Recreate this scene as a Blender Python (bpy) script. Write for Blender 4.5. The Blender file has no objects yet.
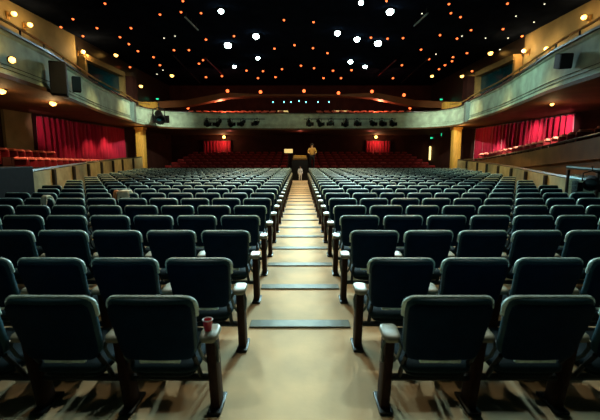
import bpy, bmesh, math, random
from mathutils import Vector, Matrix
random.seed(7)
PI = math.pi
scn = bpy.context.scene
C = scn.collection

# ------------------------------------------------------------------ camera
F = 360.0; EYE = 1.68; PITCH = math.atan(45 / F)
cam = bpy.data.cameras.new('camera'); camo = bpy.data.objects.new('camera', cam); C.objects.link(camo)
camo.location = (0, 0, EYE); camo.rotation_euler = (PI / 2 - PITCH, 0, 0)
cam.sensor_fit = 'HORIZONTAL'; cam.sensor_width = 36; cam.lens = 36 * F / 600; cam.shift_y = -10 / 600
cam.clip_end = 200
cam.dof.use_dof = True; cam.dof.focus_distance = 8.0; cam.dof.aperture_fstop = 2.2
scn.camera = camo

def ray(px, py):
    a = (px - 300) / F; b = (200 - py) / F
    c, s = math.cos(PITCH), math.sin(PITCH)
    return Vector((a, c + b * s, -s + b * c))
def P(px, py, X=None, Y=None, Z=None):
    """a spot in the hall on the plane X=, Y= or Z= that is seen at a point of the photograph"""
    d = ray(px, py)
    t = X / d.x if X is not None else Y / d.y if Y is not None else (Z - EYE) / d.z
    return Vector((0, 0, EYE)) + d * t

# ------------------------------------------------------------------ materials
def mat(name, col, rough=.6, spec=.5, metal=0, noise=0, nscale=8, bump=0, bscale=60, emit=None, es=0, sheen=0, col2=None, trans=0, stretch=None):
    m = bpy.data.materials.new(name); m.use_nodes = True
    nt = m.node_tree; b = nt.nodes['Principled BSDF']
    b.inputs['Base Color'].default_value = (*col, 1); b.inputs['Roughness'].default_value = rough
    b.inputs['Specular IOR Level'].default_value = spec; b.inputs['Metallic'].default_value = metal
    if trans: b.inputs['Transmission Weight'].default_value = trans
    if sheen: b.inputs['Sheen Weight'].default_value = sheen
    tc = nt.nodes.new('ShaderNodeTexCoord'); mp = nt.nodes.new('ShaderNodeMapping')
    nt.links.new(tc.outputs['Object'], mp.inputs[0])
    if stretch: mp.inputs['Scale'].default_value = stretch
    if noise or col2:
        n = nt.nodes.new('ShaderNodeTexNoise'); n.inputs['Scale'].default_value = nscale; n.inputs['Detail'].default_value = 5
        nt.links.new(mp.outputs[0], n.inputs['Vector'])
        r = nt.nodes.new('ShaderNodeValToRGB')
        r.color_ramp.elements[0].position = .3; r.color_ramp.elements[1].position = .7
        lo = col2 if col2 else [c * (1 - noise) for c in col]
        hi = col if col2 else [min(1, c * (1 + noise)) for c in col]
        r.color_ramp.elements[0].color = (*lo, 1); r.color_ramp.elements[1].color = (*hi, 1)
        nt.links.new(n.outputs['Fac'], r.inputs[0]); nt.links.new(r.outputs[0], b.inputs['Base Color'])
    if bump:
        n2 = nt.nodes.new('ShaderNodeTexNoise'); n2.inputs['Scale'].default_value = bscale; n2.inputs['Detail'].default_value = 3
        nt.links.new(mp.outputs[0], n2.inputs['Vector'])
        bp = nt.nodes.new('ShaderNodeBump'); bp.inputs['Strength'].default_value = bump; bp.inputs['Distance'].default_value = .01
        nt.links.new(n2.outputs['Fac'], bp.inputs['Height']); nt.links.new(bp.outputs[0], b.inputs['Normal'])
    if emit:
        b.inputs['Emission Color'].default_value = (*emit, 1); b.inputs['Emission Strength'].default_value = es
    return m

M = dict(
    highlight=mat('pale piping', (.62, .80, .74), .4, .5, noise=.25, nscale=25),  # pale colour paints the light caught on seat edges
    fabric=mat('seat vinyl', (.014, .055, .072), .5, .25, noise=.15, nscale=30, bump=.15, bscale=120),
    seatcloth=mat('seat cloth', (.008, .022, .030), .7, .1, noise=.15, nscale=30),
    shell=mat('seat back shell', (.003, .014, .034), .7, .04, noise=.2, nscale=10),
    pan=mat('seat pan', (.005, .014, .018), .6, .1, noise=.2),
    arm=mat('arm pad', (.24, .23, .16), .4, .5, noise=.25, nscale=14),
    bracket=mat('arm bracket', (.045, .07, .07), .3, .6, metal=.5, noise=.2),
    leg=mat('dark wood side', (.022, .008, .004), .6, .12, noise=.4, nscale=12, stretch=(6, 6, 1)),
    steel=mat('dark steel', (.02, .022, .022), .4, .5, metal=.6, noise=.2),
    floor=mat('aisle floor', (.66, .44, .23), .8, .12, col2=(.42, .31, .18), nscale=1.6, bump=.1, bscale=30),
    strip=mat('dark aisle strip', (.15, .15, .10), .6, .3, noise=.3, nscale=6),
    carpet=mat('rear carpet', (.035, .03, .025), .9, .1, noise=.4, nscale=20),
    ceil=mat('ceiling paint', (.004, .006, .012), 1.0, .0, noise=.35, nscale=1.5),
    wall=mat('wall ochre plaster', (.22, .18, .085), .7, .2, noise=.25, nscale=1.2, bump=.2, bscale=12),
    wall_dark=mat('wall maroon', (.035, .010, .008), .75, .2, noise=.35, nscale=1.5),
    soffit=mat('soffit brown', (.10, .045, .018), .7, .2, noise=.3, nscale=1.5),
    front=mat('balcony plaster', (.42, .56, .44), .65, .3, noise=.28, nscale=2.2, bump=.5, bscale=18),
    pilaster=mat('pilaster', (.13, .19, .18), .6, .3, noise=.2, nscale=4),
    rail=mat('rail dark', (.02, .015, .012), .35, .5, noise=.3),
    brass=mat('brass trim', (.55, .33, .10), .35, .5, metal=.6, noise=.2, nscale=10),
    tan=mat('low wall tan', (.60, .47, .22), .6, .3, col2=(.38, .28, .12), nscale=3, bump=.3, bscale=9),
    brown=mat('terrace wall brown', (.14, .065, .02), .6, .3, noise=.3, nscale=2),
    gold=mat('gilded pillar', (.60, .34, .06), .45, .5, noise=.25, nscale=4, stretch=(4, 4, .6)),
    frame=mat('booth frame', (.26, .17, .06), .6, .3, noise=.2, nscale=3),
    curtain=mat('crimson velvet', (.30, .004, .030), .8, .2, noise=.25, nscale=5, sheen=.3, stretch=(3, 3, .4)),
    redseat=mat('red plush', (.16, .010, .012), .6, .3, noise=.25, nscale=20),
    redglint=mat('pale seat highlight', (.75, .22, .14), .4, .5, noise=.2),  # highlight on the terrace seat tops, painted as a pale colour
    redrear=mat('dim red seat highlight', (.34, .02, .022), .5, .4, noise=.4, nscale=3),  # dimmer copy of the painted seat-top highlight, for less lit rear rows
    black=mat('black metal', (.005, .005, .006), .7, .2, noise=.3),
    grille=mat('speaker grille', (.015, .016, .018), .6, .3, bump=.6, bscale=200),
    glass=mat('booth glass', (.004, .035, .045), .15, .4, noise=.3, nscale=1.5),
    clear=mat('clear glass', (.55, .75, .75), .05, .5, trans=.92, noise=.05),
    bulkhead=mat('bulkhead brown', (.17, .06, .022), .7, .2, noise=.2, nscale=1),
    cream=mat('cream cloth', (.75, .66, .46), .8, .2, noise=.15, nscale=20, bump=.4, bscale=30),
    orange=mat('orange cloth', (.65, .23, .08), .8, .2, noise=.2, nscale=20),
    white=mat('white cloth', (.85, .85, .82), .8, .2, noise=.06, nscale=20),
    skin=mat('skin', (.55, .32, .2), .55, .4, noise=.08),
    hair=mat('hair', (.03, .018, .012), .6, .4, noise=.3),
    yshirt=mat('ochre shirt', (.65, .38, .1), .8, .2, noise=.1),
    darkcloth=mat('dark trousers', (.02, .02, .025), .8, .2, noise=.2),
    redcup=mat('red cup', (.6, .012, .03), .35, .5, noise=.1),
    e_orange=mat('orange lamp glass', (1, .3, .1), .4, emit=(1, .15, .035), es=3),
    e_yellow=mat('yellow lamp glass', (1, .7, .3), .4, emit=(1, .50, .10), es=6),
    e_white=mat('white lamp glass', (1, 1, 1), .4, emit=(.72, 1, .92), es=30),
    e_cyan=mat('cyan lamp glass', (.5, 1, 1), .4, emit=(.25, .85, .95), es=4),
    e_dim=mat('pale lamp glass', (1, .9, .7), .4, emit=(.8, .75, .55), es=1.6),
    e_green=mat('exit sign green', (0, .6, .3), .4, emit=(.03, .75, .35), es=1.6),
    e_door=mat('lit doorway glass', (1, .8, .4), .4, emit=(1, .72, .25), es=2.2),
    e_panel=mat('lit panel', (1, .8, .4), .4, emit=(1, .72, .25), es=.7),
)

# ------------------------------------------------------------------ mesh helpers
def box(bm, c, s, rot=None, bev=0):
    r = bmesh.ops.create_cube(bm, size=1)['verts']
    bmesh.ops.scale(bm, vec=Vector(s), verts=r)
    if bev:
        es = list({e for v in r for e in v.link_edges})
        rr = bmesh.ops.bevel(bm, geom=es, offset=bev, segments=2, affect='EDGES', profile=.5)
        r = list(set(rr['verts']) | {v for v in r if v.is_valid})
    if rot is not None: bmesh.ops.rotate(bm, cent=(0, 0, 0), matrix=rot, verts=r)
    bmesh.ops.translate(bm, vec=Vector(c), verts=r)
def tube(bm, pts, r, n=8, flat=1.0):
    pts = [Vector(p) for p in pts]; rings = []
    for i, p in enumerate(pts):
        t = (pts[min(i + 1, len(pts) - 1)] - pts[max(i - 1, 0)]).normalized()
        u = t.cross(Vector((0, 0, 1)))
        if u.length < .05: u = t.cross(Vector((0, 1, 0)))
        u.normalize(); w = u.cross(t)
        rings.append([bm.verts.new(p + u * r * math.cos(2 * PI * k / n) + w * r * flat * math.sin(2 * PI * k / n)) for k in range(n)])
    for a, b in zip(rings, rings[1:]):
        for k in range(n): bm.faces.new((a[k], a[(k + 1) % n], b[(k + 1) % n], b[k]))
    bm.faces.new(rings[0][::-1]); bm.faces.new(rings[-1])
def lathe(bm, prof, c=(0, 0, 0), n=16, mtx=None):
    rings = []
    for r, z in prof:
        if r < 1e-6: v = Vector((0, 0, z)); rings.append([bm.verts.new((mtx @ v if mtx else v) + Vector(c))])
        else:
            ring = []
            for k in range(n):
                v = Vector((r * math.cos(2 * PI * k / n), r * math.sin(2 * PI * k / n), z))
                ring.append(bm.verts.new((mtx @ v if mtx else v) + Vector(c)))
            rings.append(ring)
    for a, b in zip(rings, rings[1:]):
        for k in range(n):
            if len(a) == 1: bm.faces.new((a[0], b[k], b[(k + 1) % n]))
            elif len(b) == 1: bm.faces.new((a[k], a[(k + 1) % n], b[0]))
            else: bm.faces.new((a[k], a[(k + 1) % n], b[(k + 1) % n], b[k]))
SM = [-1, -.988, -.95, -.86, -.6, -.2, .2, .6, .86, .95, .988, 1]
def pillow(bm, hw0, hw1, L, T, cr, fn, kn=14):
    """padded slab: half width hw0 at b=-1, hw1 at b=+1; fn(a, b, c) places it"""
    sheets = []
    for sgn in (1, -1):
        g = []
        for b in SM:
            hw = hw0 + (hw1 - hw0) * (b + 1) / 2; d = (1 - abs(b)) * L / 2
            w = hw - cr + math.sqrt(max(0, cr * cr - (cr - d) ** 2)) if d < cr else hw
            pb = math.sqrt(max(0, 1 - abs(b) ** kn))
            g.append([bm.verts.new(fn(w * a, b * L / 2, sgn * T / 2 * math.sqrt(max(0, 1 - abs(a) ** kn)) * pb)) for a in SM])
        sheets.append(g)
        for i in range(len(SM) - 1):
            for j in range(len(SM) - 1):
                q = (g[i][j], g[i][j + 1], g[i + 1][j + 1], g[i + 1][j])
                bm.faces.new(q if sgn > 0 else q[::-1])
    bmesh.ops.remove_doubles(bm, verts=bm.verts[:], dist=1e-5)
def new(name, bm, m, parent=None, smooth=True, loc=None):
    bmesh.ops.recalc_face_normals(bm, faces=bm.faces[:])
    me = bpy.data.meshes.new(name); bm.to_mesh(me); bm.free()
    me.materials.append(M[m] if isinstance(m, str) else m)
    if smooth:
        for p in me.polygons: p.use_smooth = True
        try: me.set_sharp_from_angle(angle=math.radians(40))
        except Exception: pass
    o = bpy.data.objects.new(name, me); C.objects.link(o)
    if parent: o.parent = parent
    if loc: o.location = loc
    return o
def B(*boxes):
    bm = bmesh.new()
    for b in boxes: box(bm, *b)
    return bm
def empty(name, loc, rz=0):
    o = bpy.data.objects.new(name, None); C.objects.link(o); o.location = loc; o.rotation_euler.z = rz
    o.empty_display_size = .1
    return o
def tag(o, label, cat, group=None, kind=None):
    o['label'] = label; o['category'] = cat
    if group: o['group'] = group
    if kind: o['kind'] = kind
    return o
def struct(name, bm, m, smooth=False, parent=None):
    o = new(name, bm, m, parent, smooth)
    if not parent: o['kind'] = 'structure'
    return o
def copy_tree(o, parent=None):
    c = o.copy(); C.objects.link(c)
    if parent: c.parent = parent
    for ch in list(o.children): copy_tree(ch, c)
    return c
def kill(o):
    for ch in list(o.children): kill(ch)
    bpy.data.objects.remove(o)
ORD = ['zeroth', 'first', 'second', 'third', 'fourth', 'fifth', 'sixth', 'seventh', 'eighth', 'ninth', 'tenth', 'eleventh', 'twelfth', 'thirteenth',
       'fourteenth', 'fifteenth', 'sixteenth', 'seventeenth', 'eighteenth', 'nineteenth', 'twentieth', 'twenty-first', 'twenty-second', 'twenty-third',
       'twenty-fourth', 'twenty-fifth', 'twenty-sixth', 'twenty-seventh', 'twenty-eighth', 'twenty-ninth', 'thirtieth', 'thirty-first', 'thirty-second']
def interp(pts, y):
    if y <= pts[0][0]: return pts[0][1]
    for (a, b), (c, d) in zip(pts, pts[1:]):
        if y <= c: return b + (d - b) * (y - a) / (c - a)
    return pts[-1][1]

# ------------------------------------------------------------------ room shell
WX = 12.0; REAR = 34.0; CZ = 8.0; Y0 = -2.0
struct('floor', B(((0, 16, -.1), (25, 37, .2))), 'floor')
struct('ceiling', B(((0, 16, CZ + .1), (25, 37, .2))), 'ceil')
def wall_up(side, s):
    struct('wall_%s_rear' % side, B(((s * (WX + .15), 27.2, 5.9), (.3, 14.2, 4.4))), 'rail')
    return struct('wall_' + side, B(((s * (WX + .15), 8.8, 5.9), (.3, 22.6, 4.4))), 'wall')
wall_up('left', -1); wall_up('right', 1)
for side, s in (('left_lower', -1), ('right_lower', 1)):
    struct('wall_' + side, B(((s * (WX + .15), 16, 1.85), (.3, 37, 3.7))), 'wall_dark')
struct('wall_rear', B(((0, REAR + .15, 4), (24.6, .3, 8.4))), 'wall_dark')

# balcony front: plan curve read off its lower edge
half = [(6.7, -1.5), (6.75, 3), (6.85, 6.5)]
for px, py in ((600, 75), (573, 84), (550, 91.5), (532, 99), (516, 105.5), (500, 112), (484, 117), (468, 121.5)):
    p = P(px, py, Z=3.53); half.append((p.x, p.y))
half += [(9.95, 22.6), (9.6, 24.2), (8.9, 25.2), (7.8, 25.8), (6.3, 26.1), (3.2, 26.3), (0, 26.35)]
# smooth
def chaikin(pts, n=2):
    for _ in range(n):
        q = [pts[0]]
        for a, b in zip(pts, pts[1:]):
            q.append((a[0] * .75 + b[0] * .25, a[1] * .75 + b[1] * .25)); q.append((a[0] * .25 + b[0] * .75, a[1] * .25 + b[1] * .75))
        q.append(pts[-1]); pts = q
    return pts
half = chaikin(half)
curve = [Vector((x, y, 0)) for x, y in half] + [Vector((-x, y, 0)) for x, y in half[:-1][::-1]]
def normals(cv):
    ns = []
    for i in range(len(cv)):
        t = (cv[min(i + 1, len(cv) - 1)] - cv[max(i - 1, 0)]).normalized()
        ns.append(Vector((t.y, -t.x, 0)))   # outward (away from the hall centre)
    return ns
def sweep(cv, prof, closed=True):
    """profile (offset outward, z) swept along plan curve"""
    ns = normals(cv); bm = bmesh.new(); rings = []
    for p, n in zip(cv, ns):
        rings.append([bm.verts.new((p.x + n.x * o, p.y + n.y * o, p.z + z)) for o, z in prof])
    k = len(prof)
    for a, b in zip(rings, rings[1:]):
        for i in range(k if closed else k - 1): bm.faces.new((a[i], a[(i + 1) % k], b[(i + 1) % k], b[i]))
    if closed: bm.faces.new(rings[0]); bm.faces.new(rings[-1][::-1])
    return bm
ZB, ZT = 3.53, 4.62
struct('wall_balcony_front', sweep(curve, [(0, ZB), (.0, ZB + .12), (.03, ZB + .16), (.05, ZT - .1), (0, ZT - .06), (0, ZT), (.3, ZT), (.3, ZB)]), 'front')
struct('trim_1', sweep(curve, [(-.06, ZB - .05), (-.06, ZB + .05), (.1, ZB + .05), (.1, ZB - .05)]), 'soffit')
struct('trim_2', sweep(curve, [(-.07, ZT), (-.07, ZT + .06), (.34, ZT + .06), (.34, ZT)]), 'rail')
# soffit and deck between the curve and the outer walls
def slab(z0, z1, m, name):
    bm = bmesh.new(); lay = []
    for z in (z0, z1):
        inn = []; out = []
        for p in curve:
            inn.append(bm.verts.new((p.x + .0, p.y + .0, z)))
            if abs(p.x) > 9.0 and p.y < 24.5 or p.y < 22: q = (math.copysign(WX, p.x), p.y)
            else: q = (max(-WX, min(WX, p.x * 1.33)), REAR)
            out.append(bm.verts.new((q[0], q[1], z)))
        lay.append((inn, out))
        for i in range(len(curve) - 1):
            # corner gap closed with an extra vertex
            if abs(out[i].co.y - out[i + 1].co.y) > 5:
                c = bm.verts.new((math.copysign(WX, out[i].co.x), REAR, z)); bm.faces.new((inn[i], inn[i + 1], out[i + 1], c, out[i]))
            else: bm.faces.new((inn[i], inn[i + 1], out[i + 1], out[i]))
    return struct(name, bm, m)
slab(ZB - .02, ZB + .02, 'soffit', 'ceiling_under_balcony')
slab(ZB + .2, ZB + .3, 'carpet', 'floor_balcony')
# pilasters dividing the side fronts
for s in (-1, 1):
    for px in (467,):
        p = P(px, 122, Z=ZB)
        i = min(range(len(curve)), key=lambda k: (curve[k] - Vector((s * p.x, p.y, 0))).length)
        n = normals(curve)[i]; q = curve[i]
        struct('trim_%d' % (3 if s < 0 else 4), B(((q.x - n.x * .05, q.y - n.y * .05, (ZB + ZT) / 2), (.25, .45, ZT - ZB - .02), Matrix.Rotation(math.atan2(n.y, n.x), 3, 'Z'))), 'pilaster')

# balcony handrails
for side, s in (('left', -1), ('right', 1)):
    cv = [p for p in curve if p.x * s > 0 and p.y < 24]
    if s < 0: cv = cv[::-1]
    h = empty('handrail', cv[0]); h.location.z = ZT + .06
    tag(h, 'long brass handrail on dark posts along the top of the %s side balcony front' % side, 'handrail', 'balcony handrails')
    bm = bmesh.new(); tube(bm, [Vector((p.x + s * .14, p.y, ZT + .32)) - h.location for p in cv], .035); new('rail', bm, 'brass', h)
    for k in range(6, len(cv), 4):
        p = cv[k]; bm = bmesh.new(); tube(bm, [Vector((p.x + s * .14, p.y, ZT + .05)) - h.location, Vector((p.x + s * .14, p.y, ZT + .32)) - h.location], .025, 6)
        new('post', bm, 'rail', h)

# bulkhead over the rear balcony
bm = bmesh.new()
up = [(138, 102.5), (185, 100), (225, 92.5), (262, 94.3), (340, 94.3), (375, 92.5), (415, 100), (462, 102.5)]
lo = [(138, 109), (182, 107), (228, 97.5), (262, 96), (340, 96), (372, 97.5), (418, 107), (462, 109)]
A = [P(x, y, Y=27) for x, y in up]; Bq = [P(x, y, Y=27) for x, y in lo]
fr = [[bm.verts.new(v + Vector((0, dy, 0))) for v in L] for L in (A, Bq) for dy in (0, .8)]
for i in range(len(A) - 1):
    for a, b in ((0, 2), (1, 3), (0, 1), (2, 3)): bm.faces.new((fr[a][i], fr[a][i + 1], fr[b][i + 1], fr[b][i]))
struct('trim_5', bm, 'bulkhead')

# recessed booth windows in the side walls above the balcony
for k, s in ((1, -1), (2, 1)):
    y0, y1 = 20.3, 24.6; z0, z1 = 3.9, 6.95; xs = s * (WX - .2)
    w = struct('window_%d' % k, B(((xs, (y0 + y1) / 2, z1), (.5, y1 - y0, .30)), ((xs, y1, (z0 + z1) / 2), (.4, .22, z1 - z0)), ((xs, y0, (z0 + z1) / 2), (.4, .22, z1 - z0))), 'frame')
    struct('window_pane', B(((s * (WX - .06), (y0 + y1) / 2, (z0 + z1) / 2), (.04, y1 - y0 - .2, z1 - z0 - .2))), 'glass', parent=w)
    struct('sill', B(((xs, (y0 + y1) / 2, z0), (.45, y1 - y0, .12))), 'rail', parent=w)
    # dark end wall behind the booth and dark box further to the rear
    struct('trim_%d' % (5 + k), B(((s * (WX - .35), 25.2, 5.3), (.9, .7, 3.2))), 'wall_dark')
    struct('trim_%d' % (7 + k), B(((s * (WX - 1.0), 26.3, 4.55), (1.6, .5, 1.7))), 'gold')

# side low walls: tan panels, posts and cap
LW = [(-1, 6.5), (3, 6.6), (9, 6.8), (12, 7.7), (15, 8.6), (20, 9.75), (23.3, 10.1)]
wx = lambda y: interp(LW, y)
LH = 0
def lowz(y): return 1.06 + LH + .02 * max(0, y - 9)
for side, s in (('left', -1), ('right', 1)):
    LH = .17 if s < 0 else 0
    ys = [4.0 + .6 * i for i in range(33)]
    bm = bmesh.new(); g = []
    for y in ys:
        x = wx(y) * s; z = lowz(y)
        g.append([bm.verts.new(v) for v in ((x, y, 0), (x, y, z), (x + s * .14, y, z), (x + s * .14, y, 0))])
    for a, b in zip(g, g[1:]):
        for i in range(4): bm.faces.new((a[i], a[(i + 1) % 4], b[(i + 1) % 4], b[i]))
    bm.faces.new(g[0]); bm.faces.new(g[-1])
    w = struct('wall_seating_' + side, bm, 'tan')
    bm = bmesh.new()
    tube(bm, [(s * (wx(y) + .07), y, lowz(y) + .03) for y in ys], .055, 6)
    struct('cap', bm, 'rail', parent=w)
    for y in [5.2 + 1.8 * i for i in range(10)]:
        struct('pilaster', B(((s * (wx(y) - .04), y, lowz(y) / 2), (.1, .09, lowz(y)))), 'rail', parent=w)

struct('wall_near_left', B(((-7.3, 6.4, .70), (1.3, 5.2, 1.40), None, .02)), 'black')
# side terraces (raised floors behind the low walls)
def terrace(side, s, off, zf, name, m):
    ys = [4.0 + .6 * i for i in range(33)]
    bm = bmesh.new(); g = []
    for y in ys:
        x = min(wx(y) + (off(y) if callable(off) else off), WX - .5) * s; z = zf(y)
        g.append([bm.verts.new(v) for v in ((x, y, 0), (x, y, z), (s * WX, y, z), (s * WX, y, 0))])
    for a, b in zip(g, g[1:]):
        for i in range(3): bm.faces.new((a[i], a[i + 1], b[i + 1], b[i]))
    bm.faces.new(g[0]); bm.faces.new(g[-1])
    return struct(name, bm, m)
par = lambda y: interp([(5, 2.3), (9.6, 2.2), (11.5, 2.06), (15.4, 1.77), (21, 1.36), (23, 1.3)], y)
poff = lambda y: interp([(9, 1.2), (15, .9), (21, .55), (23, .5)], y)
terrace('right', 1, poff, lambda y: par(y) - .52, 'floor_terrace_right', 'brown')
cvr = [Vector((min(wx(y) + poff(y), WX - .5), y, 0)) for y in [4.0 + .6 * i for i in range(33)]]
bm = bmesh.new(); g = []
for p in cvr:
    z = par(p.y); g.append([bm.verts.new((p.x - .08, p.y, z - .6)), bm.verts.new((p.x - .08, p.y, z)), bm.verts.new((p.x, p.y, z)), bm.verts.new((p.x, p.y, z - .6))])
for a, b in zip(g, g[1:]):
    for i in range(4): bm.faces.new((a[i], a[(i + 1) % 4], b[(i + 1) % 4], b[i]))
struct('wall_terrace_right', bm, 'brown')
h = empty('handrail', (cvr[0].x, cvr[0].y, par(cvr[0].y)))
tag(h, 'dark round handrail on top of the brown right terrace wall', 'handrail')
bm = bmesh.new(); tube(bm, [Vector((p.x - .04, p.y, par(p.y) + .1)) - h.location for p in cvr], .03, 6); new('rail', bm, 'rail', h)
for p in cvr[::3]:
    bm = bmesh.new(); tube(bm, [Vector((p.x - .04, p.y, par(p.y) - .02)) - h.location, Vector((p.x - .04, p.y, par(p.y) + .1)) - h.location], .018, 6); new('post', bm, 'rail', h)
tl = [lambda y, k=k: .35 + .33 * k - .022 * max(0, y - 12) for k in range(3)]
for k in range(3): terrace('left', -1, .15 + .95 * k, tl[k], 'floor_terrace_left' + ('' if k == 0 else '_step_%d' % k), 'carpet')

# ------------------------------------------------------------------ curtains
def curtain(name, label, p0, p1, z0, z1, nf, amp, group=None):
    p0 = Vector(p0); p1 = Vector(p1); d = p1 - p0; n = Vector((-d.y, d.x)).normalized(); o = empty(name, (p0.x, p0.y, z0))
    tag(o, label, 'curtain', group)
    bm = bmesh.new(); N = nf * 8; g = []
    rnd = random.Random(3); ph = [rnd.uniform(.6, 1.3) for _ in range(nf + 1)]
    for i in range(N + 1):
        t = i / N; a = amp * ph[i // 8] * math.cos(2 * PI * i / 8)
        g.append([bm.verts.new((d.x * t + n.x * a * k, d.y * t + n.y * a * k, z - z0)) for z, k in ((z0, 1.15), ((z0 + z1) / 2, 1), (z1 - .1, .7), (z1, .4))])
    for a, b in zip(g, g[1:]):
        for i in range(3): bm.faces.new((a[i], a[i + 1], b[i + 1], b[i]))
    f = new('fabric', bm, 'curtain', o)
    sm = f.modifiers.new('thick', 'SOLIDIFY'); sm.thickness = .02
    bm = bmesh.new(); tube(bm, [(0, 0, z1 - z0), (d.x, d.y, z1 - z0)], .03, 8); new('curtain_rod', bm, 'rail', o)
    return o
curtain('curtain', 'long crimson velvet curtain on the left wall behind the terrace seats', (-11.7, 16.4), (-11.7, 24.4), .9, 3.42, 22, .13)
curtain('curtain', 'brightly lit crimson velvet curtain on the right wall behind the terrace seats', (11.7, 15.6), (11.7, 24.2), .8, 3.42, 24, .13)
curtain('curtain', 'small red curtain under the lamp on the rear wall, left of the aisle', (-9.0, 33.75), (-6.4, 33.75), 1.0, 3.0, 9, .06)
curtain('curtain', 'small red curtain under the lamp on the rear wall, right of the aisle', (6.1, 33.75), (8.4, 33.75), 1.0, 3.0, 9, .06)
# wall panel beside the left curtain
struct('trim_10', B(((-11.9, 15.45, 2.35), (.12, 1.5, 2.3))), 'wall')

# gilded pillars at the end of the side terraces
for side, s, px in (('left', -1, 141.5), ('right', 1, 455.5)):
    x = P(px, 150, Y=24.1).x
    pr = empty('pillar', (x, 24.1, 0)); tag(pr, 'gold lit square pillar under the balcony at the rear end of the %s terrace' % side, 'pillar', 'gilded pillars')
    new('shaft', B(((0, 0, 1.75), (.5, .5, 3.3), None, .04)), 'gold', pr)
    new('base', B(((0, 0, .12), (.62, .62, .24), None, .02)), 'rail', pr)
    new('capital', B(((0, 0, 3.42), (.6, .6, .14), None, .02)), 'gold', pr)

# ------------------------------------------------------------------ theatre seats
PITCHX = .576
def make_seat(side, detailed=True):
    """side=+1: post on the left of the seat (right block); -1: mirrored"""
    t = empty('theatre_seat', (0, 0, 0)); sx = -side * PITCHX / 2
    lean = Vector((0, -.15, .47)).normalized(); nrm = Vector((0, -lean.z, lean.y))   # back leans towards -y
    cen = Vector((0, .066, .674))
    def fb(a, b, c): return cen + lean * b + Vector((a, 0, 0)) + nrm * (c - .25 * a * a)
    bm = bmesh.new(); pillow(bm, .225, .256, .435, .075, .065, fb); bk = new('backrest', bm, 'fabric', t)
    def fs(a, b, c): return cen + lean * (b - .010) + Vector((a, 0, 0)) + nrm * (c + .034 - .25 * a * a)
    bm = bmesh.new(); pillow(bm, .216, .243, .415, .034, .055, fs, 20); new('back_shell', bm, 'shell', bk)
    hw, hl, cr = .250, .206, .06; pp = []
    for i in range(7):
        a_ = PI / 2 * i / 6; pp.append((hw - cr + cr * math.cos(a_), hl - cr + cr * math.sin(a_)))
    pp = [(hw - .004, hl - cr - .07)] + pp
    pp = pp + [(-q[0], q[1]) for q in pp[::-1]]
    bm = bmesh.new(); tube(bm, [fb(a_, b_ + .006, -.008) for a_, b_ in pp], .0145, 8); new('highlight', bm, 'highlight', bk)  # pale tube paints the light along the top edge of the back
    new('highlight_bar', B(((0, .115, .445), (.25, .03, .026), None, .008)), 'highlight', t)  # added pale bar in place of the highlight low on the back
    def fse(a, b, c): return Vector((a, .365 + b, .385 + c + .06 * b - .10 * (b * b)))
    bm = bmesh.new(); pillow(bm, .215, .235, .47, .08, .06, fse, 8); st = new('seat', bm, 'seatcloth', t)
    def fp(a, b, c): return Vector((a, .35 + b, .335 + c + .09 * b))
    bm = bmesh.new(); pillow(bm, .19, .21, .38, .09, .06, fp, 4); new('seat_pan', bm, 'pan', st)
    bm = bmesh.new(); tube(bm, [(-.27, .27, .235), (.27, .27, .235)], .024, 8); new('crossbar', bm, 'steel', t)
    # side stay from crossbar up to the back
    for q in (-1, 1):
        bm = bmesh.new(); tube(bm, [(q * .2, .27, .235), (q * .2, .2, .36), (q * .2, .125, .47)], .016, 6); new('hinge_arm', bm, 'steel', t)
    # side post
    bm = bmesh.new(); box(bm, (sx, .27, .285), (.066, .12, .575), Matrix.Rotation(.0, 3, 'X'), .018); [v.co.__setitem__(1, v.co.y + .16 * (.285 - v.co.z)) for v in bm.verts]; lg = new('leg', bm, 'leg', t)
    new('foot', B(((sx, .32, .012), (.09, .22, .024), None, .008)), 'steel', lg)
    # arm pad
    def fa(a, b, c): return Vector((sx + a, .195 + b, .578 + c + .10 * b))
    bm = bmesh.new(); pillow(bm, .054, .058, .17, .045, .04, fa, 8); ar = new('armrest', bm, 'arm', t)
    for q in (-1, 1):
        bm = bmesh.new(); tube(bm, [(sx + q * .045, .135, .56), (sx + q * .058, .14, .51), (sx + q * .05, .17, .44), (sx + q * .034, .23, .37)], .011, 6); new('bracket', bm, 'bracket', ar)
    return t
def joined(o, name):
    """one mesh of all parts of o, for seats too far away to show parts"""
    bm = bmesh.new(); mats = []
    def rec(q):
        if q.type == 'MESH':
            n0 = len(bm.faces); bm.from_mesh(q.data); bm.faces.ensure_lookup_table()
            m = q.data.materials[0]
            if m not in mats: mats.append(m)
            for f in bm.faces[n0:]: f.material_index = mats.index(m)
        for ch in q.children: rec(ch)
    rec(o)
    me = bpy.data.meshes.new(name); bm.to_mesh(me); bm.free()
    for m in mats: me.materials.append(m)
    return me
protoR = make_seat(1); protoL = make_seat(-1)
farR = joined(protoR, 'theatre_seat'); farL = joined(protoL, 'theatre_seat')
ROWY = [1.93, 2.68, 3.70] + [4.65 + .945 * i for i in range(19)]
seats = []
for r, y in enumerate(ROWY):
    for s in (1, -1):
        i = 0
        while True:
            x = .5 + PITCHX * (i + .5) + (.06 if r == 0 else 0)
            if x > wx(y + .4) - .35: break
            # inside the picture?
            dep = y * math.cos(PITCH) + .78 * math.sin(PITCH)
            if (x - .26) * F / dep > 340: break
            seats.append((y, x, r, s, i)); i += 1
seats.sort(key=lambda t: (t[0], t[1]))
rest = []
blk = {1: 'right', -1: 'left'}
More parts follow.
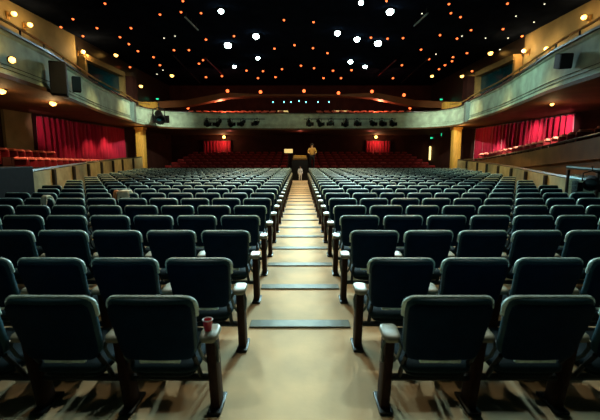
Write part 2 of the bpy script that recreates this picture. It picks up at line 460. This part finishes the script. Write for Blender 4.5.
for n, (y, x, r, s, i) in enumerate(seats):
    yy = y + .0012 * x * x
    if n >= 300: rest.append((x * s, yy, s)); continue
    if r <= 8:
        o = copy_tree(protoR if s > 0 else protoL)
    else:
        o = bpy.data.objects.new('theatre_seat', farR if s > 0 else farL); C.objects.link(o)
    o.location = (s * x, yy, 0); o.rotation_euler.z = random.uniform(-.012, .012)
    tag(o, 'dark teal theatre seat in %s row from the camera, %s seat %s of aisle' % (ORD[r + 1], ORD[i + 1], blk[s]), 'theatre seat', 'teal theatre seats in the main block')
bm = bmesh.new()
for me, s in ((farR, 1), (farL, -1)):
    for x, y, q in rest:
        if q != s: continue
        n0 = len(bm.verts); bm.from_mesh(me); bm.verts.ensure_lookup_table()
        bmesh.ops.translate(bm, vec=(x, y, 0), verts=bm.verts[n0:])
me = bpy.data.meshes.new('theatre_seats_far'); bm.to_mesh(me); bm.free()
for m in farR.materials: me.materials.append(m)
o = bpy.data.objects.new('distant_theatre_seats', me); C.objects.link(o)
tag(o, 'crowded teal theatre seats of the rearmost rows, beyond the individually visible ones', 'theatre seats', kind='stuff')
kill(protoR); kill(protoL)

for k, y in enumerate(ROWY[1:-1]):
    struct('trim_%d' % (20 + k), B(((0, y + .73 + (.04 if k > 2 else 0), .009), (.99, .15, .018), None, .006)), 'strip')  # flat dark strip across the aisle at each row

# red plush seats: rear block, terraces, upper balcony
def red_mesh():
    bm = bmesh.new()
    def fb(a, b, c): return Vector((a, .06 - .1 * b + c, .66 + b))
    pillow(bm, .23, .25, .46, .08, .07, fb)
    def fs(a, b, c): return Vector((a, .30 + b, .40 + c))
    pillow(bm, .22, .24, .42, .11, .06, fs)
    n1 = len(bm.faces)
    for q in (-1, 1): box(bm, (q * .27, .25, .3), (.05, .36, .6), None, .015)
    bm.faces.ensure_lookup_table(); me = bpy.data.meshes.new('plush_seat')
    for k, f in enumerate(bm.faces): f.material_index = 0 if k < n1 else 1
    def ft(a, b, c): return Vector((a, -.0 + c, .89 + b))
    n2 = len(bm.faces); pillow(bm, .2, .2, .09, .10, .03, ft); bm.faces.ensure_lookup_table()  # added cap carrying the painted highlight of the seat top
    for f in bm.faces:
        z = f.calc_center_median().z
        if z > .85 and abs(f.calc_center_median().x) < .24: f.material_index = 2
    bm.to_mesh(me); bm.free()
    for k in ('redseat', 'leg', 'redglint'): me.materials.append(M[k])
    for p in me.polygons: p.use_smooth = True
    return me
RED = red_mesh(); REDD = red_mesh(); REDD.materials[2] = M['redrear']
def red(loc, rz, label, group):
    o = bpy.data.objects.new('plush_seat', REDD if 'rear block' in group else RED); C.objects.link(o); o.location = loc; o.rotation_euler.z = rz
    tag(o, label, 'theatre seat', group)
# rear block floor steps
nrear = 6
for k in range(nrear):
    y = 25.2 + 1.35 * k; zf = .02 + .20 * k
    struct('floor_rear_step' + ('' if k == 0 else '_%d' % k), B(((-6.0, y + .35, zf / 2), (10.6, 1.35, zf)), ((6.0, y + .35, zf / 2), (10.6, 1.35, zf))), 'carpet')
    for s in (1, -1):
        for i in range(14):
            red((s * (1.15 + .62 * i), y, zf), 0, 'red plush seat under rear balcony, %s row back, %s seat %s of the aisle' % (ORD[k + 1], ORD[i + 1], blk[s]), 'red seats of the rear block')
for k in range(3):
    ys = [12.0 + .62 * i for i in range(18)]
    for i, y in enumerate(ys):
        x = -min(wx(y) + .6 + .95 * k, WX - .75)
        if -x < wx(y) + .5 + .9 * k: continue
        red((x, y, tl[k](y)), 0, 'red terrace seat behind left low wall, %s row out, %s seat from camera' % (ORD[k + 1], ORD[i + 1]), 'red seats on the left terrace')
for k in range(2):
    for i in range(18):
        y = 11.6 + .62 * i; x = wx(y) + poff(y) + .40 + .58 * k
        if y > 21.8 or (k and y > 18.6): continue
        red((x, y, par(y) - .52 + .02 + .10 * k), 0, 'highlight-topped red seat on right terrace, %s row out, %s seat from camera' % (ORD[k + 1], ORD[i + 1]), 'red seats on the right terrace')
for k in range(2):
    y = 28.6 + 1.8 * k; zf = ZB + .3 + .26 + .28 * k
    struct('floor_balcony_step' + ('' if k == 0 else '_%d' % k), B(((0, y + .5, (zf + ZB + .3) / 2), (19, 1.8, zf - ZB - .3))), 'carpet')
    for i in range(26):
        x = -9.0 + .62 * i if i < 13 else 9.0 - .62 * (25 - i)
        red((x, y, zf), 0, 'red seat on the rear upper balcony, %s row, %s from the left' % (ORD[k + 1], ORD[i + 1]), 'red seats on the rear upper balcony')

# ------------------------------------------------------------------ lamps
def fixture(name, loc, r, emis, label, cat, group, direction=Vector((0, 0, -1)), can=True):
    o = empty(name, loc); tag(o, label, cat, group)
    q = Vector((0, 0, 1)).rotation_difference(direction).to_matrix()
    bm = bmesh.new()
    lathe(bm, [(0, -r * 1.2), (r * .9, -r * 1.2), (r * 1.25, -r * .8), (r * 1.25, 0), (r * 1.05, .0)], mtx=q)
    new('housing', bm, 'black', o)
    bm = bmesh.new(); lathe(bm, [(r * 1.05, -.02 * r), (r * .98, r * .35), (r * .7, r * .72), (r * .35, r * .92), (0, r)], mtx=q)
    new('bulb', bm, emis, o)
    return o
def cluster(pts, name, emis, R, desc, cat, group, zc=CZ - .12, per=9):
    pts = sorted(pts, key=lambda p: p[1]); tiers = [pts[i:i + per] for i in range(0, len(pts), per)]
    for ti, tr in enumerate(tiers):
        for k, p in enumerate(sorted(tr)):
            w = P(p[0], p[1], Z=zc)
            if abs(w.x) > WX - .4 or w.y > REAR - .4: w = P(p[0], p[1], X=math.copysign(WX - .4, w.x)) if abs(w.x) > WX - .4 else P(p[0], p[1], Y=REAR - .4)
            r = p[2] if len(p) > 2 else R
            if len(tiers) > 1: lab = '%s, %s from left in %s tier from the top' % (desc, ORD[k + 1], ORD[ti + 1])
            else: lab = '%s, %s from the left' % (desc, ORD[k + 1])
            r = r * w.y / 22
            fixture(name, w, r, emis, lab, cat, group, Vector((0, -.35, -1)).normalized())
OR = [(105, 3.5), (73, 19), (97, 28), (99, 42), (131, 28), (120, 37), (129, 44), (138, 51), (130, 67), (83, 36), (61, 27), (160, 14.5), (183, 1), (181, 12),
      (201, 13), (234, 36), (206, 39.5), (189, 50), (174, 50), (199, 63.5), (206, 77), (222, 76), (203, 60), (284, 20), (294.5, 45), (274.5, 48.5), (246.5, 70.5),
      (263, 71), (282, 69), (258, 78), (275.5, 77), (160, 65), (153.5, 57), (313.5, 22), (386.5, .8), (313, 48), (327.5, 53),
      (371, 37.5), (387.5, 38.5), (403, 38), (421, 49.5), (440, 35), (449, 4), (301, 65.5), (314, 68), (333, 70.5), (351.5, 70), (323.5, 78), (341, 78), (355, 89),
      (393, 78), (402, 65), (429, 59), (439, 69), (445, 65), (451, 13), (460.5, 17), (457, 38.5), (471, 30), (467, 53), (453, 57), (452, 61), (472, 71),
      (503, 29), (507.5, 3.5), (522, 36)]
OR = [p for p in OR if p[1] < 82 and not (p[0] < 120 and p[1] > 40)]
cluster(OR, 'ceiling_downlight', 'e_orange', .062, 'small orange ceiling downlight', 'ceiling light', 'orange ceiling downlights')
WH = [(221, 11, .15), (228, 45, .19), (256, 36, .17), (258, 58, .11), (361, 2.5, .14), (390, 11.5, .20), (337.5, 33, .16), (357, 39, .16), (378, 43, .19), (350.5, 61.5, .13), (365, 66.5, .12), (234.5, 66.5, .10)]
cluster(WH, 'spotlight', 'e_white', .12, 'bright white ceiling spotlight', 'spotlight', 'white ceiling spotlights', per=4)
YL = [(116, 55, .11), (141, 86, .10), (172, 75.5, .10), (432, 76, .09), (462, 76, .10), (490.5, 53, .13)]
cluster(YL, 'flood_light', 'e_yellow', .12, 'yellow round ceiling flood light', 'ceiling light', 'yellow ceiling flood lights')
DM = [(164, 38), (175, 36), (422, 13.5), (436, 54), (534, 22), (508, 38), (485.5, 38), (462, 36), (500, 49.5), (544.5, 4), (157, 74), (163, 70), (516, 16)]
cluster(DM, 'pinpoint_light', 'e_dim', .04, 'tiny pale ceiling pin light', 'ceiling light', 'tiny pale ceiling pin lights', per=7)
# orange lamps on the lower bulkhead
for k, (x, y) in enumerate([(227.5, 91), (260.5, 92), (304, 91), (338.5, 93), (372, 91.5), (404, 95)]):
    fixture('downlight', P(x, y, Y=26.9), .11, 'e_orange', 'orange lamp along the brown bulkhead above the rear balcony, %s from the left' % ORD[k + 1], 'ceiling light', 'orange lamps on the bulkhead', Vector((0, -1, -.2)).normalized())
for k, (x, y) in enumerate([(188, 108), (410, 108)]):
    fixture('downlight', P(x, y, Y=30), .10, 'e_orange', 'low orange lamp over the upper balcony beneath the bulkhead, %s of the aisle' % ('left' if k == 0 else 'right'), 'ceiling light', 'orange lamps beneath the bulkhead', Vector((0, -1, 0)))
for k, (x, y) in enumerate([(273, 102), (284, 102), (291, 102), (299, 101), (318, 102), (329, 102), (306, 102)]):
    fixture('pilot_light', P(x, y, Y=33.7), .055, 'e_cyan', 'tiny cyan light at the back of the upper balcony, %s from the left' % ORD[sorted([273, 284, 291, 299, 318, 329, 306]).index(x) + 1], 'light', 'cyan lights at the upper rear', Vector((0, -1, 0)))

def wall_lamp(px, py, X, label, e, r=.10, col=(1, .60, .24)):
    s = 1 if X > 0 else -1
    p = P(px, py, X=X - s * .28)
    o = empty('wall_lamp', p); tag(o, label, 'wall lamp', 'warm wall lamps')
    new('bracket', B(((s * .14, 0, -.06), (.28, .05, .05)), ((s * .26, 0, -.06), (.03, .16, .3))), 'brass', o)
    bm = bmesh.new(); lathe(bm, [(0, -r * .9), (r * .6, -r * .75), (r * .95, -r * .2), (r, .1 * r), (r * .8, r * .7), (0, r)]); new('globe', bm, 'e_yellow', o)
    light('POINT', p + Vector((-s * .25, 0, 0)), e, col, .1)
def light(kind, loc, e, col, size=.2, target=None, cone=None, blend=.6, name='hall and added light'):
    l = bpy.data.lights.new(name, kind); l.energy = e; l.color = col
    if kind in ('POINT', 'SPOT'): l.shadow_soft_size = size
    if kind == 'AREA': l.size = size
    if cone: l.spot_size = math.radians(cone); l.spot_blend = blend
    o = bpy.data.objects.new(name, l); C.objects.link(o); o.location = loc
    if target is not None: o.rotation_euler = (Vector(target) - Vector(loc)).to_track_quat('-Z', 'Y').to_euler()
    return o
wall_lamp(14, 14, -WX, 'warm globe lamp high on the left wall, nearest the camera', 26)
wall_lamp(30, 25, -WX, 'warm globe lamp on the left wall, middle of three', 16)
wall_lamp(83, 52, -WX, 'warm globe lamp on the left wall beside the booth window', 75)
wall_lamp(524, 51, WX, 'warm globe lamp on the right wall beside the booth window', 80)
wall_lamp(546.5, 49, WX, 'warm globe lamp on the right wall, middle of three', 35)
wall_lamp(584, 17.5, WX, 'warm globe lamp high on the right wall, nearest the camera', 26)
# lamp on the left balcony front, soffit downlights, lamps over the rear curtains
p = P(12, 60, Z=4.2); i = min(range(len(curve)), key=lambda k: abs(curve[k].x - p.x) + abs(curve[k].y - p.y) if curve[k].x < 0 else 99)
yq = 8.1; xq = -interp([(b, a) for a, b in half[:20]], yq)
pl = P(12, 60, X=xq + .16)
fixture('front_lamp', pl, .07, 'e_yellow', 'small warm lamp fixed on the near left balcony front', 'wall lamp', None, Vector((1, -.5, -.2)).normalized())
light('POINT', pl + Vector((.25, -.1, 0)), 8, (1, .55, .15), .05)
for k, (x, y, lab) in enumerate([(53, 103, 'warm downlight under the left balcony above the terrace'), (1.5, 90.5, 'warm downlight under the left balcony at the photo edge'), (552, 104, 'small pale downlight under the right balcony above the curtain')]):
    p = P(x, y, Z=ZB - .06)
    fixture('soffit_light', p, .10 if k < 2 else .06, 'e_yellow', lab, 'ceiling light', 'lights under the side balconies', Vector((0, -.3, -1)).normalized())
    light('POINT', p - Vector((0, 0, .3)), (26, 14, 10)[k], (1, .6, .25), .1)
for px, sd in ((224, 'left'), (376, 'right')):
    p = P(px, 137, Y=REAR - .35)
    o = fixture('wall_lamp', p, .13, 'e_yellow', 'amber globe lamp on the rear wall under the balcony, %s of the aisle' % sd, 'wall lamp', 'amber lamps on the rear wall', Vector((0, -1, -.1)).normalized())
    light('POINT', p + Vector((0, -.5, -.35)), 55, (1, .45, .2), .1)

# lighting battens hanging below the ceiling
for k, (a, b, m) in enumerate([((173, 55), (200, 83), 'steel'), ((205, 58), (223, 75), 'redseat'), ((185, 17), (198, 30), 'pilaster'), ((396, 60), (378, 76), 'redseat'), ((429, 58), (401, 83), 'steel'), ((428, 13), (414, 26), 'pilaster')]):
    A1 = P(*a, Z=CZ - .25); B1 = P(*b, Z=CZ - .25); o = empty('lighting_batten', A1)
    tag(o, ['thin slanting ceiling batten, outermost on the left', 'reddish slanting ceiling batten on the left', 'short teal ceiling batten high on the left',
            'reddish slanting ceiling batten on the right', 'long thin slanting ceiling batten on the right', 'short teal ceiling batten high on the right'][k], 'lighting batten', 'ceiling battens')
    bm = bmesh.new(); tube(bm, [(0, 0, 0), B1 - A1], .04, 6); new('bar', bm, m, o)
    for t in (.1, .5, .9):
        bm = bmesh.new(); q = (B1 - A1) * t; tube(bm, [q, q + Vector((0, 0, .25))], .015, 6); new('hanger', bm, 'steel', o)

# stage lanterns clamped on the rear balcony front
def lantern(loc, rz, label, sc=1.0, tilt=.5):
    o = empty('stage_lantern', loc, rz); tag(o, label, 'stage light', 'stage lanterns on the balcony front'); o.scale = (sc,) * 3
    R = Matrix.Rotation(tilt, 3, 'X')
    bm = bmesh.new(); lathe(bm, [(0, .26), (.09, .24), (.12, .16), (.12, -.1), (.15, -.14), (.16, -.3), (.13, -.3), (.12, -.12)], mtx=R @ Matrix.Rotation(-PI / 2, 3, 'X'), n=12); new('body', bm, 'black', o)
    bm = bmesh.new(); lathe(bm, [(0, -.13), (.115, -.13)], mtx=R @ Matrix.Rotation(-PI / 2, 3, 'X'), n=12); new('lens', bm, 'glass', o)
    bm = bmesh.new(); tube(bm, [(-.17, 0, 0), (-.17, 0, .2), (0, .0, .26), (.17, 0, .2), (.17, 0, 0)], .018, 6); new('yoke', bm, 'black', o)
    bm = bmesh.new(); tube(bm, [(0, 0, .24), (0, .0, .36), (0, .12, .36)], .02, 6); new('clamp', bm, 'steel', o)
    for q in (-1, 1):
        new('barn_door', B(((q * .19, -.3, -.12), (.015, .2, .22), Matrix.Rotation(q * .5, 3, 'Z'))), 'black', o)
xs = [207, 219, 230, 243, 257, 309, 319, 331, 346, 357, 372, 382, 392]
for k, x in enumerate(xs):
    p = P(x, 122.5 if x not in (215, 222) else 120, Y=25.62); rnd = random.Random(k)
    lantern(p, rnd.uniform(-.5, .5), 'black stage lantern clamped to the rear balcony front, %s from the left' % ORD[k + 1], 1.1, rnd.uniform(.2, .7))
cb = new('lantern_rail', (lambda bm: (tube(bm, [P(205, 119, Y=25.75), P(265, 119, Y=25.75)], .03, 6), bm)[1])(bmesh.new()), 'steel'); tag(cb, 'thin lantern rail along the rear balcony front, left of centre', 'rail')
cb = new('lantern_rail', (lambda bm: (tube(bm, [P(304, 119, Y=25.75), P(396, 119, Y=25.75)], .03, 6), bm)[1])(bmesh.new()), 'steel'); tag(cb, 'thin lantern rail along the rear balcony front, right of centre', 'rail')
p = P(159, 116, Y=23.0); lantern(p, .5, 'large black stage lantern hanging at the rear bend of the left balcony front', 2.0)

# loudspeakers on the side balcony fronts
def speaker(p, w, d, hgt, rz, label, tilt=0):
    o = empty('loudspeaker', p, rz); tag(o, label, 'loudspeaker'); o.rotation_euler.x = tilt
    new('cabinet', B(((0, 0, hgt / 2), (w, d, hgt), None, .03)), 'black', o)
    new('grille', B(((0, -d / 2 - .008, hgt / 2), (w * .88, .02, hgt * .9))), 'grille', o)
    new('mount', B(((0, d / 2 + .05, hgt * .8), (w * .3, .12, .12))), 'steel', o)
def front_x(y): return interp([(b, a) for a, b in half[:40]], y)
y = 10.9
speaker((-front_x(y) + .30, y, 3.40), .42, .46, .95, .5, 'tall black loudspeaker hung on the left balcony front beside the joint')
y = 12.6
speaker((-front_x(y) + .22, y, 3.80), .26, .26, .5, .6, 'small round-cornered black loudspeaker on the left balcony front')
y = 9.9
speaker((front_x(y) - .24, y, 3.95), .3, .5, .38, -.35, 'black loudspeaker fixed on the right balcony front', .25)
# framed dark panel under the front lamp
y = 8.25
q = empty('wall_box', (-front_x(y) + .06, y, 3.72), .1); tag(q, 'black box with a small lit face on the near left balcony front', 'box')
new('case', B(((0, 0, .2), (.12, .5, .36), None, .02)), 'black', q); new('face', B(((.065, .02, .2), (.01, .3, .2))), 'bracket', q)

# ------------------------------------------------------------------ rear details
def exit_sign(px, py, X, label):
    p = P(px, py, Y=REAR - 1.2); o = empty('exit_sign', p); tag(o, label, 'exit sign', 'green exit signs')
    new('case', B(((0, 0, 0), (.62, .08, .3), None, .01)), 'black', o)
    new('pictogram', B(((.15, -.045, 0), (.2, .01, .2)), ((-.12, -.045, 0), (.2, .01, .07)), ((-.21, -.045, 0), (.05, .01, .15))), 'e_green', o)
    new('hanger', B(((0, 0, .25), (.03, .03, .25))), 'steel', o)
exit_sign(163.5, 137.5, 0, 'green exit sign on the left under the rear balcony')
exit_sign(433, 138, 0, 'green exit sign above the lit doorway at right rear')
p = P(442, 134.5, Y=31); o = empty('exit_sign', p); tag(o, 'narrow green sign nearest the right gold pillar', 'exit sign')
new('case', B(((0, 0, 0), (.26, .06, .42), None, .01)), 'black', o); new('pictogram', B(((0, -.035, 0), (.16, .01, .3))), 'e_green', o)
for (x, y) in ((157.5, 99), (441, 99.5)):
    p = P(x, y, Y=30); o = empty('exit_sign', p); tag(o, 'green light of a sign above the %s end of the rear upper balcony' % ('left' if x < 300 else 'right'), 'exit sign')
    new('case', B(((0, 0, 0), (.3, .06, .2), None, .01)), 'black', o); new('pictogram', B(((0, -.035, 0), (.2, .01, .1))), 'e_green', o)
# lit doorway
a = P(428.5, 160, Y=REAR - .7); b = P(437.5, 146.5, Y=REAR - .7)
dr = struct('door_1', B(((a.x - .05, a.y, (a.z + b.z) / 2), (.1, .12, b.z - a.z + .1)), ((b.x + .05, a.y, (a.z + b.z) / 2), (.1, .12, b.z - a.z + .1)), (((a.x + b.x) / 2, a.y, b.z + .05), (b.x - a.x + .2, .12, .1))), 'rail')
struct('door_glass', B((((a.x + b.x) / 2, a.y, (a.z + b.z) / 2), (b.x - a.x, .05, b.z - a.z))), 'e_door', parent=dr)
# control booth and desk at the end of the aisle
cbo = empty('control_booth', (0, 23.9, 0)); tag(cbo, 'black control booth box closing the far end of the aisle', 'booth')
new('front_panel', B(((0, 0, .66), (1.06, .08, 1.32), None, .01)), 'black', cbo)
for s in (-1, 1): new('side_panel', B(((s * .52, .9, .66), (.05, 1.8, 1.32))), 'black', cbo)
new('top_ledge', B(((0, .3, 1.34), (1.1, .6, .04), None, .01)), 'leg', cbo)
sd = empty('mixing_desk', (0, 24.7, 1.36)); tag(sd, 'warmly lit mixing desk on top of the black booth', 'mixing desk')
new('desk_body', B(((0, .1, .08), (.95, .6, .16), None, .02)), 'brass', sd)
new('meter_bridge', B(((0, .42, .22), (.9, .08, .16), None, .01)), 'gold', sd)
for k in range(8): new('fader', B(((-.38 + .11 * k, -.0, .17), (.03, .1, .03))), 'cream', sd)
p = P(288.5, 151, Y=25.3); mo = empty('monitor', p); tag(mo, 'glowing yellow screen standing left of the mixing desk', 'screen')
new('screen', B(((0, 0, 0), (.58, .03, .27))), 'e_panel', mo); new('bezel', B(((0, .03, 0), (.64, .04, .33), None, .01)), 'black', mo); new('stand', B(((0, .04, -.45), (.05, .04, .8))), 'steel', mo)
# dividing partition between main block and rear block
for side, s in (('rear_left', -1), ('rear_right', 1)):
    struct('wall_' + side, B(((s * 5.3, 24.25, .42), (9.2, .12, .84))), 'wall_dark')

# ------------------------------------------------------------------ people
def person(loc, H, rz, top, bottom, label, arms='down'):
    o = empty('person', loc, rz); tag(o, label, 'person')
    k = H / 1.75
    V = dict(pel=(0, 0, .95), bel=(0, 0, 1.1), che=(0, -.01, 1.3), nk0=(0, 0, 1.46), nk=(0, -.01, 1.54), hd=(0, -.02, 1.62), ht=(0, -.02, 1.72))
    Rr = dict(pel=.15, bel=.125, che=.15, nk0=.075, nk=.055, hd=.095, ht=.07)
    E = [('pel', 'bel'), ('bel', 'che'), ('che', 'nk0'), ('nk0', 'nk'), ('nk', 'hd'), ('hd', 'ht')]
    for s, q in ((1, 'r'), (-1, 'l')):
        V['hip' + q] = (s * .10, 0, .90); V['kn' + q] = (s * .11, -.03, .50); V['an' + q] = (s * .12, .02, .09); V['to' + q] = (s * .14, -.14, .04)
        V['sh' + q] = (s * .19, 0, 1.42)
        if arms == 'down': V['el' + q] = (s * .26, .03, 1.13); V['wr' + q] = (s * .26, -.07, .88); V['ha' + q] = (s * .25, -.1, .80)
        else: V['el' + q] = (s * .27, -.05, 1.16); V['wr' + q] = (s * .2, -.27, 1.12); V['ha' + q] = (s * .17, -.35, 1.1)
        for n, r in (('hip', .095), ('kn', .06), ('an', .04), ('to', .035), ('sh', .07), ('el', .045), ('wr', .032), ('ha', .035)): Rr[n + q] = r
        E += [('pel', 'hip' + q), ('hip' + q, 'kn' + q), ('kn' + q, 'an' + q), ('an' + q, 'to' + q), ('che', 'sh' + q), ('sh' + q, 'el' + q), ('el' + q, 'wr' + q), ('wr' + q, 'ha' + q)]
    def skin(name, keys, m, infl=1.0, parent=None):
        ks = [n for n in V if n in keys]; idx = {n: i for i, n in enumerate(ks)}
        me = bpy.data.meshes.new(name); me.from_pydata([tuple(c * k for c in V[n]) for n in ks], [(idx[a], idx[b]) for a, b in E if a in idx and b in idx], [])
        ob = bpy.data.objects.new(name, me); C.objects.link(ob); ob.parent = parent
        ob.modifiers.new('s', 'SKIN'); ob.modifiers.new('ss', 'SUBSURF').levels = 1; ob.modifiers['ss'].render_levels = 1
        for n in ks: me.skin_vertices[0].data[idx[n]].radius = (Rr[n] * k * infl,) * 2
        me.skin_vertices[0].data[0].use_root = True
        me.materials.append(M[m]); return ob
    allk = list(V)
    body = skin('body', allk, 'skin', 1, o)
    skin('shirt', ['pel', 'bel', 'che', 'nk0', 'shr', 'shl', 'elr', 'ell', 'wrr', 'wrl'], top, 1.15, o)
    skin('trousers', ['pel', 'hipr', 'hipl', 'knr', 'knl', 'anr', 'anl'], bottom, 1.15, o)
    bm = bmesh.new(); lathe(bm, [(0, .125), (.07, .11), (.105, .06), (.11, 0), (.1, -.05), (.085, -.06)], (0, .015, 1.66), 12)
    for v in bm.verts:
        v.co *= k
    new('hair', bm, 'hair', o)
    bm = bmesh.new(); lathe(bm, [(0, .02), (.014, .0), (0, -.02)], (0, -.12, 1.63), 6)
    for v in bm.verts: v.co *= k
    new('nose', bm, 'skin', body)
    return o
person((.02, 23.35, 0), .95, .2, 'white', 'white', 'small person in white standing at the far end of the aisle')
struct('floor_platform', B(((.83, 24.72, .33), (.56, .7, .66))), 'black')
person((.82, 24.7, .66), 1.78, 0, 'yshirt', 'darkcloth', 'person in an ochre shirt standing right of the mixing desk', 'desk')

# ------------------------------------------------------------------ things left on seats
def drape(x, y, w, m, label, name='jacket'):
    bm = bmesh.new(); N, K = 10, 12; g = []; rnd = random.Random(int(x * 10))
    for i in range(N + 1):
        row = []
        for j in range(K + 1):
            t = j / K * 2 - 1; u = i / N * 2 - 1
            yy = .055 * math.copysign(min(1, abs(t) * 3), t) + .10 * abs(t) * (1 if t > 0 else -.4)
            zz = .925 + .015 * math.cos(t * 3) - .17 * max(0, abs(t) - .2) * (1 + .3 * math.sin(u * 4)) + rnd.uniform(-.008, .012) + .012 * (1 - u * u) * (1 - abs(t))
            row.append(bm.verts.new((u * w / 2 * (1 + .15 * abs(t)), yy, zz)))
        g.append(row)
    for i in range(N):
        for j in range(K): bm.faces.new((g[i][j], g[i + 1][j], g[i + 1][j + 1], g[i][j + 1]))
    o = new(name, bm, m); o.location = (x, y, 0); o.modifiers.new('t', 'SOLIDIFY').thickness = .015
    tag(o, label, 'clothing'); return o
def seat_near(x, r):
    s = 1 if x > 0 else -1; i = round((abs(x) - .5) / PITCHX - .5); X = .5 + PITCHX * (i + .5); return s * X, ROWY[r] + .0012 * X * X
sx_, sy_ = seat_near(-3.95, 6); drape(sx_, sy_, .22, 'cream', 'cream jacket draped over a seat back, left block, beside the low wall')
drape(sx_ - .18, sy_, .06, 'orange', 'orange scarf hanging beside the cream jacket in the left block', 'scarf')
sx_, sy_ = seat_near(-4.95, 5); drape(sx_ + .16, sy_, .10, 'cream', 'small pale cloth over a seat back near the left edge', 'cloth')
# red cup in the gap beside the front left aisle seat
o = empty('cup', (-.572, 2.12, .600)); tag(o, 'small red cup on the armrest of the nearest left aisle seat', 'cup')
bm = bmesh.new(); lathe(bm, [(0, 0), (.022, 0), (.03, .07), (.027, .07), (.02, .006), (0, .006)]); new('cup_body', bm, 'redcup', o)
bm = bmesh.new(); lathe(bm, [(.03, .066), (.033, .07), (.03, .074), (.026, .07)]); new('rim', bm, 'white', o)

for px, w_, lab in ((283, .9, 'pale glowing counter on the rear upper balcony, left of centre'), (341, 1.3, 'pale glowing counter on the rear upper balcony, right of centre')):
    p = P(px, 111.5, Y=32.6); o = empty('counter', (p.x, 32.6, ZB + .3)); tag(o, lab, 'counter')
    hz = p.z - ZB - .3; new('counter_body', B(((0, .1, hz / 2 - .02), (w_ * .9, .4, hz - .04))), 'leg', o); new('counter_top', B(((0, .05, hz), (w_, .6, .1), None, .02)), 'e_panel', o)  # counter top looks lit by its own emission
# glass balustrade at the right edge
gb = empty('glass_balustrade', (6.62, 5.4, 0)); tag(gb, 'glass balustrade with dark rail at the right edge behind the seats', 'balustrade')
for k, yy in enumerate((0, 1.3, 2.6, 3.5)): new('post', B(((0, yy, .66), (.06, .06, 1.32), None, .01)), 'rail', gb)
for a, b in ((0, 1.3), (1.3, 2.6), (2.6, 3.5)): new('glass_panel', B(((0, (a + b) / 2, .72), (.012, b - a - .1, 1.0))), 'clear', gb)
bm = bmesh.new(); tube(bm, [(0, -.05, 1.28), (0, 3.55, 1.38)], .035, 8); new('top_rail', bm, 'pilaster', gb)
lantern((6.4, 7.9, 1.1), -.7, 'black lamp fixed low on the glass balustrade at the right edge', .9, .2)

# ------------------------------------------------------------------ lights
W = bpy.data.worlds.new('world'); scn.world = W; W.use_nodes = True
W.node_tree.nodes['Background'].inputs[0].default_value = (.08, .42, .45, 1); W.node_tree.nodes['Background'].inputs[1].default_value = .018
WARM = (1, .86, .58); COOL = (.58, .95, 1)
# added spots without fixtures, high along both sides, lighting seats and aisle
for y, e in ((5.2, 300), (8.6, 1100), (12.5, 1500), (17.0, 1700), (21.5, 1500)):
    for s in (-1, 1):
        light('SPOT', (s * 4.2, y + 1.6, 7.7), e, WARM, .12, (s * .5, y, 0), 70, .9)
# added unseen spots brightening the nearest seat rims and aisle
for s in (-1, 1):
    light('SPOT', (s * 2.6, 6.2, 7.7), 620, (.85, 1, .9), .08, (s * 1.7, 3.0, .9), 36, .9)
    light('SPOT', (s * .9, 6.6, 7.7), 190, (1, .82, .5), .08, (s * .95, 3.0, .9), 16, .9)
# white spots
for x, y, r in WH:
    w = P(x, y, Z=CZ - .5)
    light('SPOT', w, 2600, COOL, .15, (w.x * .8, w.y * .38, 0), 48, .8)
for y, e in ((5.5, 200), (8.5, 330), (12, 380), (16, 400), (20, 420)):
    light('SPOT', (0, y, 7.8), e, (1, .74, .42), .1, (0, y - .3, 0), 26, .9)  # added spots without fixtures, warming the aisle floor
# wash on the side balcony fronts, strongest at the rear bends
for s, e in ((-1, 650), (1, 2200)):
    light('SPOT', (s * 1.5, 9.0, 7.6), e, (.62, 1, .80), .2, (s * 8.4, 15.5, 4.0), 52, .9)
    light('SPOT', (s * 1.0, 13.0, 7.4), 9500, (.95, 1, .74), .2, (s * 9.8, 23.2, 4.1), 30, 1)
    light('SPOT', (s * 1.0, 16.0, 7.6), 60, (.3, 1, 1), .2, (s * 5.6, 26.2, 4.1), 40, .9)
# curtain washes
light('SPOT', (10.9, 14.6, 3.4), 620, (1, .5, .52), .08, (11.9, 18.2, 2.2), 60, .9)
light('SPOT', (10.6, 18.0, 3.45), 230, (1, .5, .52), .08, (11.9, 18.0, 2.2), 80, .9)
light('SPOT', (-11.0, 14.8, 3.4), 110, (1, .5, .5), .08, (-11.9, 19.5, 2.2), 60, .9)
for s in (-1, 1):
    light('POINT', (s * 9.9, 22.6, 3.2), 45 if s > 0 else 18, (1, .55, .15), .1)
    for y in (11.5, 15.5, 19.5):
        light('SPOT', (s * (wx(y) - 2.6), y - .5, 7.7), 1300, (1, .72, .30), .15, (s * (wx(y) + .1), y, .6), 34, .9)  # added warm spots brightening the low side walls
    light('POINT', (s * 6.0, 27.9, 5.5), 170, (1, .3, .16), .15)
light('POINT', (.15, 24.1, 2.9), 22, (1, .72, .35), .1)  # added light brightening the mixing desk and booth
light('SPOT', (0, 20.5, 6.5), 260, (1, .95, .85), .1, (0, 23.3, .6), 14, .9)
# added spots brightening the terrace seat tops under the side balconies
for y in (13.5, 17.5, 21):
    light('SPOT', (wx(y) + poff(y) + .6, y - .8, 3.45), 900, (1, .78, .66), .05, (wx(y) + poff(y) + .6, y, 2.0), 60, .8)
for y in (12.2, 14.2, 16.2, 18.2, 20.2, 22):
    light('SPOT', (-wx(y) - .9, y - .9, 3.4), 300, (1, .48, .32), .05, (-wx(y) - 1.3, y, 1.4), 72, .8)
for x in (-5.5, 5.5, 0):
    light('POINT', (x, 28.5, 3.3), 12, (1, .22, .15), .1)

scn.view_settings.view_transform = 'Standard'; scn.view_settings.look = 'None'; scn.view_settings.gamma = 1
scn.view_settings.use_curve_mapping = False; scn.view_settings.exposure = 0
